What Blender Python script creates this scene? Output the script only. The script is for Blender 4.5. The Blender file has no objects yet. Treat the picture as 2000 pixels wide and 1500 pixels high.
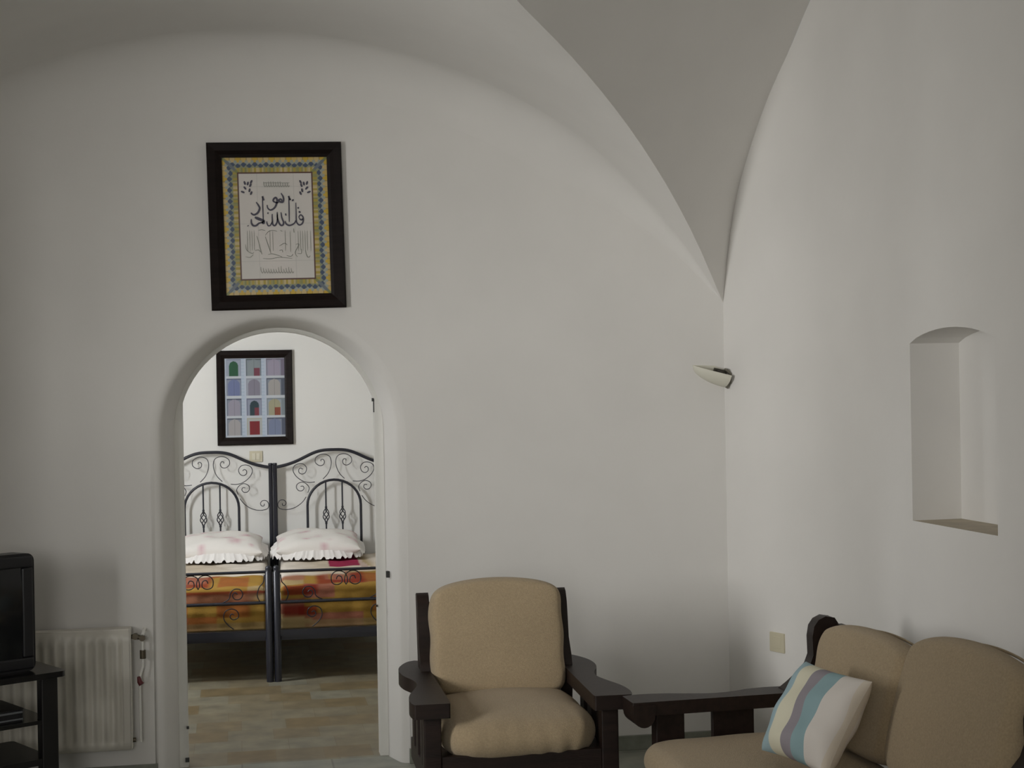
import bpy, math, random
from mathutils import Vector, Matrix
random.seed(7)
S = bpy.context.scene
COL = S.collection

# ------------------------------------------------------------------ camera
PSI = math.atan(0.18); PITCH = 5/3000.0; ROLL = math.radians(-1.0); CH = 1.7; F = 3000.0
fw = Vector((math.sin(PSI)*math.cos(PITCH), math.cos(PSI)*math.cos(PITCH), -math.sin(PITCH)))
rt = Vector((math.cos(PSI), -math.sin(PSI), 0)); up = rt.cross(fw)
cx_ = rt*math.cos(ROLL) + up*math.sin(ROLL); cy_ = -rt*math.sin(ROLL) + up*math.cos(ROLL)
cam_d = bpy.data.cameras.new('camera'); cam = bpy.data.objects.new('camera', cam_d); COL.objects.link(cam)
cam_d.sensor_width = 36; cam_d.lens = 36*F/2000; cam_d.clip_start = 0.05; cam_d.clip_end = 60
M = Matrix((cx_, cy_, -fw)).transposed().to_4x4(); M.translation = (0, 0, CH)
cam.matrix_world = M; S.camera = cam
CP = Vector((0, 0, CH))
def ray(px, py): return cx_*((px-1000)/F) + cy_*(-(py-750)/F) + fw
def hit_y(px, py, y):
    d = ray(px, py); return CP + d*(y/d.y)
def hit_z(px, py, z):
    d = ray(px, py); return CP + d*((z-CH)/d.z)
def W(X, Z, z=0):          # camera-aligned plan (right, forward) to the room's axes
    return Vector((X*math.cos(PSI)+Z*math.sin(PSI), -X*math.sin(PSI)+Z*math.cos(PSI), z))
def at(px, py, Z):         # the point seen at a pixel, Z metres forward
    d = ray(px, py); return CP + d*(Z/(d.dot(Vector((math.sin(PSI), math.cos(PSI), 0)))))

# ------------------------------------------------------------------ light
wd = bpy.data.worlds.new('world'); S.world = wd; wd.use_nodes = True
wd.node_tree.nodes['Background'].inputs[0].default_value = (0.75, 0.85, 1, 1)
wd.node_tree.nodes['Background'].inputs[1].default_value = 0.3
def area(name, loc, target, sx, sy, power, col, spread=180):
    l = bpy.data.lights.new(name, 'AREA'); l.shape = 'RECTANGLE'; l.size = sx; l.size_y = sy
    l.energy = power; l.color = col; l.spread = math.radians(spread)
    o = bpy.data.objects.new(name, l); COL.objects.link(o); o.location = loc
    o.rotation_euler = (Vector(target)-Vector(loc)).to_track_quat('-Z', 'Y').to_euler(); return o
area('window_daylight', (-4.5, -0.25, 2.1), (0, -0.25, 2.1), 5.7, 2.6, 1640, (1.0, 0.99, 0.97))
area('rear_fill', (-1.1, -1.6, 1.9), (-1.1, 3, 2.1), 1.2, 1.3, 46, (1.0, 0.985, 0.955))  # added fill lamp by the rear wall, which has no window
area('bedroom_window_daylight', (-2.05, 9.3, 1.75), (1.0, 9.9, 1.3), 0.35, 0.7, 58, (0.95, 0.97, 1.0))
vs = S.view_settings
vs.view_transform = 'Standard'; vs.look = 'None'; vs.gamma = 1; vs.use_curve_mapping = False; vs.exposure = 0.0

# ------------------------------------------------------------------ materials
def lin(c):
    return tuple(((x/255)/12.92 if x/255 <= 0.04045 else ((x/255+0.055)/1.055)**2.4) for x in c)
def mat(name, col, rough=0.8, var=0.0, scale=8, bump=0.0, bscale=60, metal=0, spec=0.5, stretch=None, sheen=0):
    m = bpy.data.materials.new(name); m.use_nodes = True; nt = m.node_tree; b = nt.nodes['Principled BSDF']
    b.inputs['Base Color'].default_value = (*col, 1); b.inputs['Roughness'].default_value = rough
    b.inputs['Metallic'].default_value = metal; b.inputs['Specular IOR Level'].default_value = spec
    if sheen: b.inputs['Sheen Weight'].default_value = sheen
    tc = nt.nodes.new('ShaderNodeTexCoord'); mp = nt.nodes.new('ShaderNodeMapping')
    nt.links.new(tc.outputs['Object'], mp.inputs[0])
    if stretch: mp.inputs['Scale'].default_value = stretch
    if var:
        n = nt.nodes.new('ShaderNodeTexNoise'); n.inputs['Scale'].default_value = scale; n.inputs['Detail'].default_value = 5
        nt.links.new(mp.outputs[0], n.inputs['Vector'])
        r = nt.nodes.new('ShaderNodeValToRGB')
        r.color_ramp.elements[0].position = 0.3; r.color_ramp.elements[1].position = 0.7
        r.color_ramp.elements[0].color = (*[c*(1-var) for c in col], 1)
        r.color_ramp.elements[1].color = (*[min(1, c*(1+var)) for c in col], 1)
        nt.links.new(n.outputs['Fac'], r.inputs[0]); nt.links.new(r.outputs[0], b.inputs['Base Color'])
    if bump:
        n2 = nt.nodes.new('ShaderNodeTexNoise'); n2.inputs['Scale'].default_value = bscale; n2.inputs['Detail'].default_value = 4
        nt.links.new(mp.outputs[0], n2.inputs['Vector'])
        bp = nt.nodes.new('ShaderNodeBump'); bp.inputs['Strength'].default_value = bump; bp.inputs['Distance'].default_value = 0.01
        nt.links.new(n2.outputs['Fac'], bp.inputs['Height']); nt.links.new(bp.outputs[0], b.inputs['Normal'])
    return m
def attr_mat(name, rough=0.8, spec=0.3, bump=0.0):
    m = mat(name, (1, 1, 1), rough, spec=spec, bump=bump, bscale=90); nt = m.node_tree
    a = nt.nodes.new('ShaderNodeAttribute'); a.attribute_name = 'Col'
    nt.links.new(a.outputs['Color'], nt.nodes['Principled BSDF'].inputs['Base Color']); return m
def tile_mat(name, c1, c2, joint, size, rough, offset=0.0, jw=0.012):
    m = mat(name, c1, rough); nt = m.node_tree; b = nt.nodes['Principled BSDF']
    tc = nt.nodes.new('ShaderNodeTexCoord'); br = nt.nodes.new('ShaderNodeTexBrick')
    br.offset = offset; br.inputs['Scale'].default_value = 1/size; br.inputs['Mortar Size'].default_value = jw
    br.inputs['Brick Width'].default_value = 1; br.inputs['Row Height'].default_value = 1
    br.inputs['Color1'].default_value = (*c1, 1); br.inputs['Color2'].default_value = (*c2, 1); br.inputs['Mortar'].default_value = (*joint, 1)
    nt.links.new(tc.outputs['Object'], br.inputs['Vector'])
    n = nt.nodes.new('ShaderNodeTexNoise'); n.inputs['Scale'].default_value = 9; n.inputs['Detail'].default_value = 8
    nt.links.new(tc.outputs['Object'], n.inputs['Vector'])
    r = nt.nodes.new('ShaderNodeValToRGB'); r.color_ramp.elements[0].position = 0.3; r.color_ramp.elements[0].color = (0.72, 0.72, 0.72, 1)
    r.color_ramp.elements[1].position = 0.7; r.color_ramp.elements[1].color = (1.1, 1.08, 1.04, 1)
    mx = nt.nodes.new('ShaderNodeMix'); mx.data_type = 'RGBA'; mx.blend_type = 'MULTIPLY'; mx.inputs['Factor'].default_value = 1
    nt.links.new(n.outputs['Fac'], r.inputs[0]); nt.links.new(br.outputs['Color'], mx.inputs['A']); nt.links.new(r.outputs[0], mx.inputs['B'])
    nt.links.new(mx.outputs['Result'], b.inputs['Base Color']); return m

plaster = mat('white plaster', (0.78, 0.762, 0.73), 0.9, 0.02, 3, 0.12, 14, spec=0.2)
plaster_room = mat('bedroom plaster', (0.80, 0.79, 0.75), 0.9, 0.015, 3, 0.1, 14, spec=0.2)
sill_m = mat('dark niche sill', (0.50, 0.44, 0.34), 0.8, 0.15, 12)  # sill darker and browner than the wall plaster
paint = mat('old white gloss paint', (0.80, 0.79, 0.74), 0.45, 0.03, 6, 0.08, 30)
floor_m = tile_mat('grey green marble tiles', (0.33, 0.34, 0.29), (0.29, 0.30, 0.26), (0.2, 0.2, 0.17), 0.40, 0.35)
floor_b = tile_mat('beige terrazzo tiles', (0.22, 0.165, 0.085), (0.27, 0.26, 0.20), (0.20, 0.165, 0.10), 0.22, 0.4, 0.3, 0.006)
skirt_m = mat('green grey marble', (0.22, 0.23, 0.19), 0.4, 0.2, 14)
wood = mat('dark stained wood', (0.014, 0.007, 0.005), 0.48, 0.35, 6, 0.1, 40, stretch=(1, 8, 8), spec=0.36)
frame_m = mat('near black frame wood', (0.010, 0.006, 0.005), 0.5, 0.3, 10, stretch=(1, 1, 8), spec=0.15)
tan = mat('tan woven fabric', (0.42, 0.325, 0.205), 0.95, 0.10, 160, 0.5, 420, spec=0.1, sheen=0.2)
iron = mat('dark blue black iron', (0.012, 0.013, 0.022), 0.38, spec=0.6)
white_enamel = mat('cream enamel', (0.66, 0.63, 0.56), 0.4, 0.03, 5)
brass = mat('tarnished brass', (0.12, 0.10, 0.07), 0.45, metal=0.6)
red_m = mat('red tap paint', (0.12, 0.015, 0.018), 0.5)
black_pl = mat('black plastic', (0.012, 0.012, 0.014), 0.4)
black_scr = mat('dark tube glass', (0.010, 0.011, 0.012), 0.12)
black_wood = mat('black laminate', (0.010, 0.009, 0.009), 0.4)
glass_blk = mat('smoked black glass', (0.012, 0.011, 0.011), 0.15)
silver = mat('dull silver plastic', (0.16, 0.17, 0.18), 0.4)
ivory = mat('ivory plastic', (0.62, 0.57, 0.42), 0.4)
ivory2 = mat('ivory plastic rocker', (0.70, 0.66, 0.52), 0.35)
ceramic = mat('cream plaster shade', (0.72, 0.70, 0.60), 0.7)
holder_m = mat('dark lamp holder', (0.05, 0.045, 0.035), 0.6)  # dark brown for the holder block inside the bowl
ink = mat('dark blue glaze', (0.06, 0.056, 0.085), 0.4)
ink2 = mat('faded green glaze', (0.24, 0.25, 0.21), 0.4)
mattress_m = mat('mattress ticking', (0.55, 0.5, 0.42), 0.9)
print_m = attr_mat('printed picture', 0.35, 0.4)
tile_print = attr_mat('painted glazed tile', 0.3, 0.5)
cloth_m = attr_mat('patterned cotton', 0.95, 0.1, 0.15)
hole_m = mat('dark metal', (0.03, 0.03, 0.028), 0.5)
curtain_m = mat('window frame paint', (0.7, 0.7, 0.66), 0.5)

# ------------------------------------------------------------------ mesh builder
class MB:
    def __init__(s): s.v = []; s.f = []; s.m = []; s.sm = []
    def add(s, vs_, fs, mi=0, smooth=False):
        o = len(s.v); s.v += [tuple(v) for v in vs_]
        for f in fs: s.f.append([i+o for i in f]); s.m.append(mi); s.sm.append(smooth)
        return s
    def box(s, x0, x1, y0, y1, z0, z1, mi=0):
        v = [(x, y, z) for x in (x0, x1) for y in (y0, y1) for z in (z0, z1)]
        return s.add(v, [(0,1,3,2),(4,6,7,5),(0,4,5,1),(2,3,7,6),(0,2,6,4),(1,5,7,3)], mi)
    def prism(s, pts, a0, a1, axis='x', mi=0, smooth=False):   # pts = 2d outline of the other two axes in order
        def P(a, p):
            return {'x': (a, p[0], p[1]), 'y': (p[0], a, p[1]), 'z': (p[0], p[1], a)}[axis]
        n = len(pts); v = [P(a0, p) for p in pts]+[P(a1, p) for p in pts]
        s.add(v, [list(range(n))[::-1], list(range(n, 2*n))], mi)
        return s.add(v, [(i, (i+1) % n, n+(i+1) % n, n+i) for i in range(n)], mi, smooth)
    def tube(s, path, r, seg=8, mi=0, closed=False):
        path = [Vector(p) for p in path]; n = len(path); rr = r if isinstance(r, (list, tuple)) else [r]*n
        vs_ = []; ref = None
        for i, p in enumerate(path):
            if closed: t = path[(i+1) % n]-path[i-1]
            else: t = path[min(i+1, n-1)]-path[max(i-1, 0)]
            t.normalize()
            if ref is None:
                a = Vector((0, 0, 1)) if abs(t.z) < 0.9 else Vector((1, 0, 0)); ref = (a - t*a.dot(t)).normalized()
            else:
                ref = (ref - t*ref.dot(t)); ref = ref.normalized() if ref.length > 1e-6 else Vector((1, 0, 0))
            b = t.cross(ref)
            for k in range(seg):
                an = 2*math.pi*k/seg; vs_.append(p + ref*math.cos(an)*rr[i] + b*math.sin(an)*rr[i])
        fs = []
        for i in range(n if closed else n-1):
            j = (i+1) % n
            for k in range(seg):
                k2 = (k+1) % seg; fs.append((i*seg+k, i*seg+k2, j*seg+k2, j*seg+k))
        s.add(vs_, fs, mi, True)
        if not closed: s.add(vs_[:seg], [list(range(seg))[::-1]], mi); s.add(vs_[-seg:], [list(range(seg))], mi)
        return s
    def grid(s, pts, mi=0, smooth=True):   # pts[row][col]
        r, c = len(pts), len(pts[0]); v = [p for row in pts for p in row]
        return s.add(v, [(i*c+j, i*c+j+1, (i+1)*c+j+1, (i+1)*c+j) for i in range(r-1) for j in range(c-1)], mi, smooth)
    def build(s, name, mats, parent=None, bevel=0, seg=2, subsurf=0, merge=False, smooth_all=False, cols=None):
        me = bpy.data.meshes.new(name); me.from_pydata(s.v, [], s.f)
        if not isinstance(mats, (list, tuple)): mats = [mats]
        for m in mats: me.materials.append(m)
        for p, mi, sm in zip(me.polygons, s.m, s.sm): p.material_index = mi; p.use_smooth = sm or smooth_all
        if cols:
            ca = me.color_attributes.new('Col', 'FLOAT_COLOR', 'POINT')
            for i, c in enumerate(cols): ca.data[i].color = (*c, 1)
        me.update()
        import bmesh
        bm = bmesh.new(); bm.from_mesh(me)
        if merge: bmesh.ops.remove_doubles(bm, verts=bm.verts, dist=1e-5)
        bmesh.ops.recalc_face_normals(bm, faces=bm.faces) if not cols else None
        bm.to_mesh(me); bm.free()
        o = bpy.data.objects.new(name, me); COL.objects.link(o)
        if parent: o.parent = parent
        if bevel:
            b = o.modifiers.new('bevel', 'BEVEL'); b.width = bevel; b.segments = seg; b.limit_method = 'ANGLE'; b.angle_limit = math.radians(35)
            for p in me.polygons: p.use_smooth = True
            o.modifiers.new('wn', 'WEIGHTED_NORMAL')
        if subsurf:
            d = o.modifiers.new('sub', 'SUBSURF'); d.levels = subsurf; d.render_levels = subsurf
        return o
def tag(o, label=None, cat=None, group=None, kind=None):
    if label: o['label'] = label
    if cat: o['category'] = cat
    if group: o['group'] = group
    if kind: o['kind'] = kind
    return o
def empty(name, loc, rot=(0, 0, 0), label=None, cat=None, group=None):
    o = bpy.data.objects.new(name, None); o.empty_display_size = 0.1; COL.objects.link(o)
    o.location = loc; o.rotation_euler = rot; return tag(o, label, cat, group)
def struct(o): o['kind'] = 'structure'; return o
def catmull(pts, n=8, closed=False):
    P = [Vector(p) for p in pts]; out = []; m = len(P)
    rng = range(m if closed else m-1)
    for i in rng:
        g = (lambda k: P[k % m]) if closed else (lambda k: P[max(0, min(m-1, k))])
        p0, p1, p2, p3 = g(i-1), g(i), g(i+1), g(i+2)
        for k in range(n):
            t = k/n
            out.append(0.5*((2*p1)+(-p0+p2)*t+(2*p0-5*p1+4*p2-p3)*t*t+(-p0+3*p1-3*p2+p3)*t**3))
    if not closed: out.append(P[-1])
    return out
def interp(x, xs, ys):
    if x <= xs[0]: return ys[0]
    for i in range(len(xs)-1):
        if x <= xs[i+1]:
            t = (x-xs[i])/(xs[i+1]-xs[i]); return ys[i]+(ys[i+1]-ys[i])*t
    return ys[-1]

# ================================================================== ROOM
Y0 = 6.96*math.cos(PSI)
XL, XR = -1.95, 2.236
XC = (XL+XR)/2
YB = -1.7
# --- the lunette arch on the back wall
A = []
for i in range(57):
    px = -350 + (1412+350)*i/56
    py = 1100 - math.sqrt(max(1, 1020**2-(px-525)**2))
    p = hit_y(px, py, Y0); A.append((p.x, p.z))
A = [(XL + (x-A[0][0])*(XR-XL)/(A[-1][0]-A[0][0]), z) for x, z in A]
zs = 2.05
A[-1] = (XR, zs); A[0] = (XL, A[1][1]-0.25)
zl = A[0][1]
# --- doorway rings
def arch_ring(w, r, z0, cxx, czz, clip=None, n=28):
    pts = [(cxx-w, 0.0)]
    a0 = math.acos(min(1, w/r)) if clip else 0
    for i in range(n+1):
        a = math.pi - a0 - (math.pi-2*a0)*i/n
        pts.append((cxx+r*math.cos(a), czz+r*math.sin(a)))
    pts.append((cxx+w, 0.0)); return pts
Yi = Y0+0.17; Yb = Y0+0.24
c_out = hit_y(546.5, 848, Y0); r_out = (hit_y(776, 848, Y0)-hit_y(316, 848, Y0)).length/2
c_in = hit_y(546.5, 842, Yi); r_in = (hit_y(743, 842, Yi)-hit_y(350, 842, Yi)).length/2; w_in = (hit_y(734, 800, Yi)-hit_y(359, 800, Yi)).length/2
rm = r_out*0.25+(r_in+0.02)*0.75
rings = []
for y_, dr_ in ((0, 0.045), (0.003, 0.028), (0.009, 0.014), (0.018, 0.004), (0.032, -0.004), (0.055, -0.012)):
    rings.append((Y0+y_, arch_ring(r_out+dr_, r_out+dr_, 0, c_out.x, c_out.z)))
rings += [(Yi-0.02, arch_ring(r_in+0.018, r_in+0.018, 0, (c_out.x+5*c_in.x)/6, c_in.z)),
         (Yb, arch_ring(r_in+0.018, r_in+0.018, 0, c_in.x, c_in.z))]
def half_faces(mb, y, outline, ring, flip=False):
    """wall sheet between an outline above and the doorway ring, as columns"""
    ys = y
    def top(x): return interp(x, [p[0] for p in outline], [p[1] for p in outline])
    xl, xr = ring[0][0], ring[-1][0]
    xs = sorted(set([p[0] for p in outline]+[p[0] for p in ring]))
    def low(x):
        if x <= xl+1e-9 or x >= xr-1e-9: return None
        return interp(x, [p[0] for p in ring[1:-1]], [p[1] for p in ring[1:-1]])
    arc = ring[1:-1]
    for a, b in zip(xs[:-1], xs[1:]):
        if b-a < 1e-7: continue
        if b <= xl+1e-7 or a >= xr-1e-7: za = zb = 0
        else:
            za = interp(a, [p[0] for p in arc], [p[1] for p in arc]); zb = interp(b, [p[0] for p in arc], [p[1] for p in arc])
        mb.add([(a, ys, za), (b, ys, zb), (b, ys, top(b)), (a, ys, top(a))], [(0, 1, 2, 3)])
mb = MB()
half_faces(mb, Y0, A, rings[0][1])
for (ya, ra), (yb, rb) in zip(rings[:-1], rings[1:]):
    mb.grid([[(p[0], ya, p[1]) for p in ra], [(p[0], yb, p[1]) for p in rb]])
half_faces(mb, Yb, [(-4.0, 3.0), (3.6, 3.0)], rings[-1][1])
wb = struct(mb.build('wall_back', plaster, merge=True))
# --- inner painted door frame
fr_in = arch_ring(w_in, r_in, 0, c_in.x, c_in.z, clip=True); fr_out = arch_ring(w_in+0.09, r_in+0.09, 0, c_in.x, c_in.z, clip=True)
mb = MB()
mb.grid([[(p[0], Yi, p[1]) for p in fr_out], [(p[0], Yi-0.004, p[1]) for p in [((a[0]*.7+b[0]*.3), (a[1]*.7+b[1]*.3)) for a, b in zip(fr_out, fr_in)]],
         [(p[0], Yi, p[1]) for p in fr_in], [(p[0], Yb+0.01, p[1]) for p in fr_in], [(p[0], Yb+0.01, p[1]) for p in fr_out]])
door = struct(mb.build('door_1', paint, merge=True))
# ragged hinge, strike plate and bolt marks on the frame
def bit(name, px, py, wpx, hpx, y, m, dep=0.006):
    a = hit_y(px-wpx/2, py-hpx/2, y); b = hit_y(px+wpx/2, py+hpx/2, y)
    return MB().box(min(a.x, b.x), max(a.x, b.x), y-dep, y+0.004, min(a.z, b.z), max(a.z, b.z)).build(name, m, door, bevel=0.001)
xj = c_in.x+w_in
MB().box(xj-0.004, xj+0.003, Yi+0.005, Yi+0.02, 1.57, 1.63).box(xj-0.010, xj+0.003, Yi+0.0, Yi+0.03, 1.62, 1.635).build('hinge', hole_m, door)
bit('strike_plate', 757, 1121, 7, 12, Yi-0.045, hole_m, 0.02)
bit('hinge', 367, 1421, 5, 5, Yi-0.001, hole_m); bit('bolt_socket', 366, 1484, 8, 8, Yi-0.001, hole_m)
bit('hinge', 736, 1183, 3, 4, Yi-0.001, hole_m)
# --- right wall path
def wall_pt(s):
    return Vector((interp(s, PS, PX), interp(s, PS, PY), 0))
p0 = Vector((XR, Y0)); p1 = Vector((2.443, 6.316)); p2 = Vector((2.443+0.0383*(6.316-YB), YB))
path = [p0, p0.lerp(p1, 0.35), p0.lerp(p1, 0.68)]
q0 = p0.lerp(p1, 0.70); q2 = p1 + (p2-p1).normalized()*0.2
for i in range(1, 10):
    t = i/10; path.append(q0*(1-t)**2+p1*2*t*(1-t)+q2*t*t)
path += [q2, p1+(p2-p1).normalized()*1.0, p1+(p2-p1).normalized()*2.4, p2]
PS = [0.0]; PX = [path[0].x]; PY = [path[0].y]
for a, b in zip(path[:-1], path[1:]): PS.append(PS[-1]+(b-a).length); PX.append(b.x); PY.append(b.y)
SEND = PS[-1]
bpts = catmull([(0, zs, 0), (.05, 2.33, 0), (.129, 2.58, 0), (.306, 2.90, 0), (.48, 3.12, 0), (.68, 3.32, 0), (1.0, 3.52, 0), (1.5, 3.70, 0), (2.4, 3.82, 0)], 6)
BS = [p[0] for p in bpts]+[SEND]; BZ = [p[1] for p in bpts]+[3.82]
# niche s range found from pixels of its mouth
def wall_s_at(px, py):
    d = ray(px, py); best = None
    for i in range(2000):
        s = 0.6+3.0*i/2000; w = wall_pt(s); k = w.x*d.y-w.y*d.x
        if best is None or abs(k) < best[0]: best = (abs(k), s, w.y/d.y)
    return best[1], CH+d.z*best[2]
sa, na = wall_s_at(1783, 1019); sb, nb = wall_s_at(1949, 1044)
_, nt1 = wall_s_at(1779, 679); _, nt2 = wall_s_at(1945, 652); _, npk = wall_s_at(1880, 638)
nz0 = (na+nb)/2; nz1 = (nt1+nt2)/2

nn = 12
ns = [sa+(sb-sa)*i/nn for i in range(nn+1)]
rise = max(0.05, npk-nz1)
ntop = [nz1+rise*(1-(2*i/nn-1)**2)**0.8 for i in range(nn+1)]
ss = sorted(set([s for s in PS]+[s for s in BS if s < SEND]+ns))
mb = MB()
for a, b in zip(ss[:-1], ss[1:]):
    if b-a < 1e-6: continue
    A_, B_ = wall_pt(a), wall_pt(b); za, zb = interp(a, BS, BZ), interp(b, BS, BZ)
    sm = b < 1.2
    def q(z0a, z0b, z1a, z1b): mb.add([(A_.x, A_.y, z0a), (B_.x, B_.y, z0b), (B_.x, B_.y, z1b), (A_.x, A_.y, z1a)], [(0, 1, 2, 3)], 0, sm)
    if a >= sa-1e-6 and b <= sb+1e-6:
        q(0, 0, nz0, nz0); q(interp(a, ns, ntop), interp(b, ns, ntop), za, zb)
    else: q(0, 0, za, zb)
nd = (p2-p1).normalized(); nrm = Vector((-nd.y, nd.x))
if nrm.x < 0: nrm = -nrm
dep = 0.20
ring = [(wall_pt(sa), nz0)]+[(wall_pt(s), z) for s, z in zip(ns, ntop)]+[(wall_pt(sb), nz0)]
fr = [(p.x, p.y, z) for p, z in ring]; bk = [(p.x+nrm.x*dep, p.y+nrm.y*dep, z) for p, z in ring]
mb.grid([fr, bk], smooth=False); mb.add(bk, [list(range(len(bk)))])
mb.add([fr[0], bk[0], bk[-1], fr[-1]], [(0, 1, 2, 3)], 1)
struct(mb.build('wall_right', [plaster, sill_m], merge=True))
# --- groin vault
def gd(x): return 1.2*min(XR-x, x-XL)
def gz(x, z): return z + 0.6*max(0, (gd(x)-1.35)/1.15)**2
mb = MB(); rows = []
for x, z in A:
    g = gd(x); r_ = 0.20*min(1, g/0.9)
    rows.append([(x, Y0-r_-(g-r_)*k/8, z+(gz(x, z)-z)*(k/8)**2) for k in range(9)])
mb.grid(rows)
cove = []
for i, (x, z) in enumerate(A):
    a = A[max(0, i-1)]; b = A[min(len(A)-1, i+1)]; t = Vector((b[0]-a[0], b[1]-a[1])).normalized(); n_ = Vector((t.y, -t.x))
    r_ = 0.20*min(1, gd(x)/0.9)
    cove.append([(x+n_.x*r_*(1-math.sin(q*math.pi/20)), Y0-r_*(1-math.cos(q*math.pi/20))-0.0005, z+n_.y*r_*(1-math.sin(q*math.pi/20))) for q in range(11)])
mb.grid(cove)
GS = [0, .34, .7, 1.25, 1.8, 2.52]; SS = [0, .1, .25, .5, 1.2, 2.4]
rows = []; rowsl = []
for x, z in A:
    g = gd(x); G = Vector((x, Y0-g, gz(x, z)))
    if x >= XC-0.02:
        s = interp(g, GS, SS); w = wall_pt(s); Bp = Vector((w.x, w.y, interp(s, BS, BZ)))
        rows.append([G.lerp(Bp, k/10) + Vector((0, 0, 0.03*g*math.sin(math.pi*k/10)/2.5)) for k in range(11)])
    if x <= XC+0.02:
        s = interp(g, GS, SS); Bp = Vector((XL, Y0-s, interp(s, BS, BZ)-(zs-zl)*max(0, 1-s)))
        rowsl.append([G.lerp(Bp, k/10) for k in range(11)])
mb.grid(rows); mb.grid(rowsl)
yc = min(r[0][1] if not isinstance(r[0], Vector) else r[0].y for r in rows)
sec = [Vector((XL, yc, 3.82)), Vector((XC, yc, 3.90)), Vector((2.9, yc, 3.82))]
mb.add([(XL-0.1, yc+0.6, 3.80), (3.0, yc+0.6, 3.80), (3.0, YB, 3.80), (XL-0.1, YB, 3.80)], [(0, 1, 2, 3)])
struct(mb.build('ceiling', plaster, merge=False))
# --- remaining shell
wy0, wy1, wz0, wz1 = 2.9, 4.1, 1.2, 2.5
mb = MB()
mb.add([(XL, Y0+0.05, 0), (XL, YB, 0), (XL, YB, wz0), (XL, Y0+0.05, wz0)], [(0, 1, 2, 3)])
mb.add([(XL, Y0+0.05, wz1), (XL, YB, wz1), (XL, YB, 3.85), (XL, Y0+0.05, 3.85)], [(0, 1, 2, 3)])
mb.add([(XL, Y0+0.05, wz0), (XL, wy1, wz0), (XL, wy1, wz1), (XL, Y0+0.05, wz1)], [(0, 1, 2, 3)])
mb.add([(XL, wy0, wz0), (XL, YB, wz0), (XL, YB, wz1), (XL, wy0, wz1)], [(0, 1, 2, 3)])
for q4 in ([(wy0, wz0), (wy0, wz1)], [(wy1, wz0), (wy1, wz1)], [(wy0, wz0), (wy1, wz0)], [(wy0, wz1), (wy1, wz1)]):
    (a, c_), (b, d_) = q4; mb.add([(XL, a, c_), (XL, b, d_), (XL-0.3, b, d_), (XL-0.3, a, c_)], [(0, 1, 2, 3)])
struct(mb.build('wall_left', plaster))
mb = MB()
for a, b, c, d in ((wy0, wy1, wz0-0.0, wz0+0.05), (wy0, wy1, wz1-0.05, wz1), (wy0, wy0+0.05, wz0, wz1), (wy1-0.05, wy1, wz0, wz1), ((wy0+wy1)/2-0.02, (wy0+wy1)/2+0.02, wz0, wz1)):
    mb.box(XL-0.28, XL-0.22, a, b, c, d)
struct(mb.build('window_1', curtain_m))
struct(MB().add([(XL-0.1, YB, 0), (3.0, YB, 0), (3.0, YB, 3.85), (XL-0.1, YB, 3.85)], [(0, 1, 2, 3)]).build('wall_front', plaster))
struct(MB().box(XL-0.05, 3.0, YB-0.05, Yi-0.01, -0.06, 0).build('floor', floor_m))
# baseboards
mb = MB()
xo = c_out.x-r_out-0.035; xo2 = c_out.x+r_out+0.035
struct(MB().box(XL, xo, Y0-0.014, Y0+0.02, 0, 0.066).box(xo2, XR, Y0-0.014, Y0+0.02, 0, 0.066).build('baseboard_back', skirt_m, bevel=0.002))
mb = MB(); kk = [wall_pt(s) for s in ss if s <= SEND]
inner = [(p.x-0.014, p.y, 0.066) for p in kk]; innb = [(p.x-0.014, p.y, 0) for p in kk]; outt = [(p.x+0.01, p.y, 0.066) for p in kk]
mb.grid([innb, inner, outt], smooth=False)
struct(mb.build('baseboard_right', skirt_m))

# ================================================================== BEDROOM
BX, BZf = -1.395, 8.82                    # middle of the two footboards
bt = 0.15; bn = math.hypot(1, bt)
def BW(x, y, z=0):                        # bed frame: x right, y towards the bed's head
    X = BX + (x - bt*y)/bn; Z = BZf + (bt*x + y)/bn; return W(X, Z, z)
BROT = math.atan(bt) - PSI                # rotation of the bed frame about z
HY = 1.86; WY = HY+0.085                  # headboard plane, bedroom back wall plane
xl, xr = -1.75, 2.3
c = [BW(xl, WY), BW(xr, WY)]
def hit_wall(p, d):                       # continue a side wall to the living-room wall
    t = (Yb-p.y)/d.y; return p+d*t
back_dir = (BW(0, -1)-BW(0, 0))
dl, dr = hit_wall(c[0], back_dir), hit_wall(c[1], back_dir)
HB = 2.9
def vquad(name, a, b, m, h=HB): return struct(MB().add([(a.x, a.y, 0), (b.x, b.y, 0), (b.x, b.y, h), (a.x, a.y, h)], [(0, 1, 2, 3)]).build(name, m))
vquad('wall_bedroom_back', c[0], c[1], plaster_room); vquad('wall_bedroom_left', dl, c[0], plaster_room); vquad('wall_bedroom_right', c[1], dr, plaster_room)
struct(MB().add([(p.x, p.y, HB) for p in (dl, c[0], c[1], dr)], [(0, 1, 2, 3)]).build('ceiling_bedroom', plaster_room))
fl = [Vector((dl.x, Yi-0.01, 0)), dl, c[0], c[1], dr, Vector((dr.x, Yi-0.01, 0))]
struct(MB().add([(p.x, p.y, 0) for p in fl]+[(p.x, p.y, -0.06) for p in fl], [(0, 1, 2, 3, 4, 5), (11, 10, 9, 8, 7, 6)]).build('floor_bedroom', floor_b))
lw = bpy.data.objects['bedroom_window_daylight']; lp = BW(xl+0.06, -0.55, 1.85); lw.location = lp
lw.rotation_euler = (BW(0.3, 1.2, 1.25)-lp).to_track_quat('-Z', 'Y').to_euler()

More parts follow.
